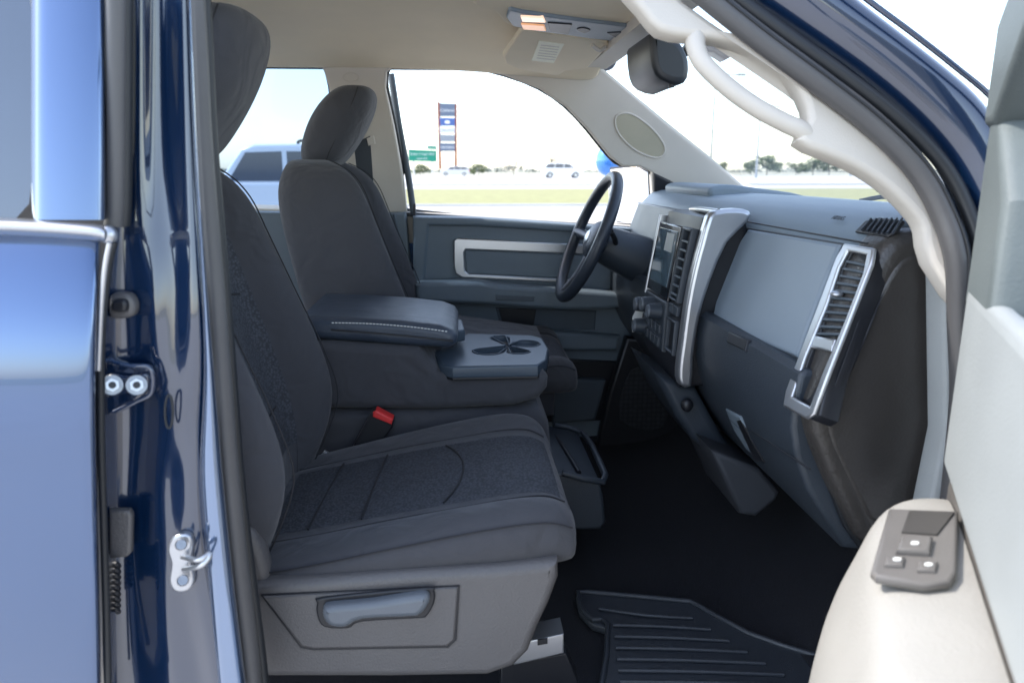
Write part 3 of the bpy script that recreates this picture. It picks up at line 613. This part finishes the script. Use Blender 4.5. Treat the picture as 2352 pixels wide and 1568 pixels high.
def car(name,x,y,z,L,Hh,col,kind,flip=1,W_=1.85):
    g=grp(name); pm=M(name+'_paint',col,.3,.1,1,.03)
    pl=YP(y)
    def q(pts): return [(x+flip*(a-.5)*L,z+b*Hh) for a,b in pts]
    r=.19*Hh
    def arch(c):
        return [(c+r*1.12/L*math.cos(a),.17+r*1.12/Hh*math.sin(a)) for a in [math.pi*k/8 for k in range(8,-1,-1)]]
    low=[(.01,.2),(.0,.45),(.02,.52)]
    if kind=='van': top=[(.06,.56),(.10,.60),(.20,.66)]+[(.97,.64),(.995,.5),(.99,.2)]; gh=[(.16,.63),(.33,.93),(.40,.98),(.62,1.0),(.88,.97),(.975,.62)]; wn=[[(.22,.66),(.345,.90),(.47,.93),(.47,.66)],[(.485,.66),(.485,.93),(.68,.93),(.68,.66)],[(.695,.66),(.695,.93),(.86,.91),(.93,.67)]]
    else: top=[(.05,.60),(.26,.66)]+[(.98,.66),(.995,.5),(.99,.2)]; gh=[(.25,.64),(.36,.95),(.42,.99),(.80,1.0),(.95,.97),(.985,.64)]; wn=[[(.30,.67),(.38,.92),(.53,.93),(.53,.67)],[(.55,.67),(.55,.93),(.72,.93),(.72,.67)],[(.74,.67),(.74,.93),(.92,.91),(.95,.67)]]
    body=[(.01,.17)]+low+top+[(.98,.17)]+arch(.81)[::-1]+arch(.19)[::-1]
    plate('body',pl,[q(body)],W_,pm,.06,px=False)
    plate('greenhouse',YP(y+.12),[q(gh)],W_-.24,pm,.06,px=False)
    for i,w in enumerate(wn):
        plate('side_window',YP(y+.112),[q(w)],.03,GLD,.004,px=False)
    for c in(.19,.81):
        for yy in(y-.01,y+W_-.2):
            cx=x+flip*(c-.5)*L
            cyl('tyre',(cx,yy,z+r),(cx,yy+.21,z+r),r,r,BLK,28); cyl('hub',(cx,yy-.01,z+r),(cx,yy+.02,z+r),r*.62,r*.62,SIL,20)
    xx=x-flip*.49*L; box('headlamp',(min(xx,xx+flip*.25),y-.01,z+.47*Hh),(max(xx,xx+flip*.25),y+.3,z+.55*Hh),CHR,.02)
    xx=x+flip*.49*L; box('tail_lamp',(min(xx,xx-flip*.12),y-.01,z+.48*Hh),(max(xx,xx-flip*.12),y+.2,z+.62*Hh),RED,.02)
    mx_=x-flip*.2*L; box('mirror',(mx_-.1,y-.18,z+.62*Hh),(mx_+.1,y,z+.7*Hh),pm,.03)
    return g
def at(px,py,Y): p=P(px,py,Y); return p.x
car('parked_van',at(1293,400,88),88,.68,4.9,1.75,(.75,.76,.78),'van',-1)
car('parked_car',at(1045,392,118),118,.70,4.6,1.5,(.6,.6,.6),'van',1)
suv=car('parked_suv',at(905,400,14)-2.15,14,0,4.3,2.03,(.72,.74,.78),'suv',1,2.0)
for yy in(14.3,15.7): tube('roof_rack',[(at(680,330,14),yy,2.0),(at(680,330,14)+.1,yy,2.09),(at(860,330,14),yy,2.1),(at(870,330,14),yy,2.0)],.025,BLK)
# pole sign
ps=grp('pole_sign'); SY=120
BRN=M('sign_post_brown',(.28,.09,.05),.7)
pl=YP(SY)
plate('post_1',pl,[(1004,234),(1010,234),(1014,388),(1008,388)],.5,BRN,.05)
plate('post_2',pl,[(1044,238),(1050,238),(1050,386),(1044,386)],.5,BRN,.05)
NAV=M('sign_navy',(.12,.15,.21),.6); BLU=M('sign_blue',(.07,.13,.34),.6); GRY=M('sign_grey',(.25,.27,.3),.6); WS=M('sign_white',(.75,.75,.75),.6)
for nm,y0,y1,m in(('panel_top',237,268,NAV),('panel_a',270,290,BLU),('panel_b',291,308,WS),('panel_c',309,326,GRY),('panel_d',328,348,NAV)):
    plate(nm,pl,[(1010,y0),(1045,y0+1),(1045,y1),(1011,y1)],.4,m,.05,h=.12)
def sgn(s,x,y,size,m,Y=SY): 
    p=YP(Y); a,b=p.hit(x,y); text('lettering',s,size,p,a,b,m,.16)
sgn("Caldera's",1028,254,.62,WS); sgn('ZALIN\'S',1028,300,.62,NAV); sgn('vertano',1028,338,.68,WS); ball('mark',P(1028,281,SY-.3),(.4,.1,.25),WS)
gs=grp('highway_sign'); GRN=M('sign_green',(.0,.22,.14),.5)
Yg=90; pg=YP(Yg)
plate('panel',pg,[(938,343),(1003,346),(1003,372),(938,370)],.1,GRN,.02)
plate('exit_tab',pg,[(981,334),(1003,335),(1003,344),(981,343)],.1,GRN,.02)
sgn('Robert S Light Blvd',970,354,.36,WS,Yg-.02); sgn('NEXT EXIT',970,365,.26,WS,Yg-.02); sgn('EXIT 220',992,339,.22,WS,Yg-.02)
for x in(950,992): cyl('post',(P(x,372,Yg).x,Yg+.1,.5),(P(x,372,Yg).x,Yg+.1,P(x,345,Yg).z),.08,.08,SIL)
bl=grp('balloon'); BB=M('balloon_blue',(.06,.22,.62),.25,.3,.6)
bc=P(1400,366,5.2); rows=[]
for k in range(13):
    t=math.pi*k/12; r=.098*math.sin(t)*(1-.08*math.cos(t)); z=bc.z+.105*math.cos(t)*(1.0 if math.cos(t)>0 else 1.12)
    rows.append([(bc.x+max(r,.002)*math.cos(a),bc.y+max(r,.002)*math.sin(a),z) for a in [2*math.pi*j/20 for j in range(20)]])
surf('envelope',rows,BB,1,closed=True,cap=True)
cyl('knot',(bc.x,bc.y,bc.z-.135),(bc.x,bc.y,bc.z-.115),.012,.003,BB)
tube('string',[(bc.x,bc.y,bc.z-.13),(bc.x+.03,bc.y,bc.z-.8),(bc.x,bc.y,0.01)],.003,WS)
POLE=M('galvanised_pole',(.3,.32,.35),.5,.4)
for px_,pt,Y,arm in((1632,180,60,0),(1738,250,90,1),(1955,345,110,0)):
    g=grp('street_lamp'); b=P(px_,380,Y); t=P(px_+4,pt,Y); b.z=0
    cyl('mast',(b.x,Y,0),(b.x,Y,t.z),.13*Y/80,.07*Y/80,POLE,10)
    tube('arm',[(b.x,Y,t.z),(b.x+.8,Y,t.z+.25),(b.x+1.8,Y,t.z+.3)],.05,POLE)
    box('lamp_head',(b.x+1.7,Y-.15,t.z+.2),(b.x+2.4,Y+.15,t.z+.36),POLE,.03)
# trees
LEAFS=[M('foliage_shaded',(.09,.12,.06),.8),M('foliage_lit',(.17,.20,.10),.8)]  # lit tops, shaded undersides and slight haze put into the leaf colours
BARK=M('bark',(.14,.12,.09),.9); TWIG=M('bare_twigs',(.28,.24,.21),.9)
def tree(x,y,z0,w,h,bare=False,n=900):
    grp('tree'); base=Vector((x,y,z0))
    cyl('trunk',base-Vector((0,0,.3)),base+Vector((0,0,h*.5)),.03*h,.015*h,BARK,8)
    for k in range(7):
        a=random.uniform(0,6.28); e=base+Vector((math.cos(a)*w*.33,math.sin(a)*w*.33,h*random.uniform(.55,.9)))
        tube('limb',[base+Vector((0,0,h*.3)),(base+e)/2+Vector((0,0,h*.2)),e],.012*h,BARK,sm=2,res=1)
    blobs=[(Vector((random.uniform(-.38,.38)*w,random.uniform(-.38,.38)*w,h*random.uniform(.3,.85))),random.uniform(.13,.24)) for _ in range(13)]
    me=bpy.data.meshes.new('crown'); vs=[];fs=[];mi=[]
    for i in range(n):
        c,r=random.choice(blobs); d=Vector((random.gauss(0,1),random.gauss(0,1),random.gauss(0,1))).normalized()
        p=base+c+Vector((d.x*w*r,d.y*w*r,d.z*h*r*.9))*random.uniform(.5,1.1)
        s=(.035 if not bare else .02)*h*random.uniform(.6,1.3); u=Vector((random.gauss(0,1),random.gauss(0,1),random.gauss(0,1))).normalized(); v=u.orthogonal().normalized()
        if bare: v=v*.12; u=u*1.8
        k=len(vs); vs+= [p-u*s-v*s,p+u*s-v*s,p+u*s+v*s,p-u*s+v*s]; fs.append((k,k+1,k+2,k+3)); mi.append(1 if d.z+random.uniform(-.5,.5)>.1 else 0)  # upward leaves get the lit tone, lower ones the shaded tone
    me.from_pydata(vs,[],fs); mm=list(mi)
    ob=add('crown',me,[TWIG,TWIG] if bare else LEAFS,False); me.polygons.foreach_set('material_index',mm)
for px_,ytop,wpx,bare in((1762,356,60,0),(1725,366,45,0),(1868,360,70,0),(1905,364,50,0),(1990,364,50,0),(1650,370,40,0),(2040,372,50,0),(1180,364,60,1),(1270,350,28,1),(1100,376,40,0),(965,376,50,0),(905,374,40,0),(1830,372,40,0),(1400,370,60,0),(1560,372,50,0)):
    Y=150; b=P(px_,388,Y); t=P(px_,ytop,Y); w=wpx/F*Y
    tree(b.x,Y,.5,w,max(t.z-.5,1.2),bool(bare))
grp('distant_trees'); vs=[];fs=[]
for i in range(4000):
    x=random.uniform(-350,420); hh=1.0+.8*math.sin(x*.11)+.6*math.sin(x*.31+1); p=Vector((x,300+random.uniform(-8,8),.9+random.uniform(0,1)*max(hh,.3)))
    s=random.uniform(.3,.7); u=Vector((random.gauss(0,1),random.gauss(0,1),random.gauss(0,1))).normalized(); v=u.orthogonal().normalized()
    k=len(vs); vs+=[p-u*s-v*s,p+u*s-v*s,p+u*s+v*s,p-u*s+v*s]; fs.append((k,k+1,k+2,k+3))
me=bpy.data.meshes.new('leaves'); me.from_pydata(vs,[],fs); add('leaves',me,M('distant_foliage',(.26,.27,.23),.9),False)

# ================================================================ light
SD=Vector((-.65,.10,.75)).normalized()
w=bpy.data.worlds.new('World'); sc.world=w; w.use_nodes=True; nt=w.node_tree
sky=nt.nodes.new('ShaderNodeTexSky'); sky.sky_type='NISHITA'; sky.sun_disc=False; sky.sun_elevation=math.asin(SD.z); sky.sun_rotation=math.atan2(SD.x,SD.y); sky.dust_density=1.0; sky.air_density=1.0; sky.ozone_density=1.2
hs=nt.nodes.new('ShaderNodeHueSaturation'); hs.inputs['Saturation'].default_value=.75; hs.inputs['Value'].default_value=3.9
nt.links.new(sky.outputs[0],hs.inputs['Color']); nt.links.new(hs.outputs[0],nt.nodes['Background'].inputs[0]); nt.nodes['Background'].inputs[1].default_value=.15
sl=bpy.data.lights.new('sun','SUN'); sl.energy=5; sl.angle=rad(.5); sl.color=(1,.95,.88)
so=bpy.data.objects.new('sun',sl); sc.collection.objects.link(so); so.rotation_euler=SD.to_track_quat('Z','Y').to_euler(); so.location=(0,0,20)
cam=bpy.data.cameras.new('camera'); co=bpy.data.objects.new('camera',cam); sc.collection.objects.link(co); sc.camera=co
co.location=C; co.rotation_euler=(rad(77),0,rad(-4)); cam.sensor_width=36; cam.lens=36*F/2352; cam.clip_end=6000; cam.clip_start=.02
cam.dof.use_dof=True; cam.dof.focus_distance=1.6; cam.dof.aperture_fstop=4.5
sc.view_settings.view_transform='Standard'; sc.view_settings.look='None'; sc.view_settings.exposure=0
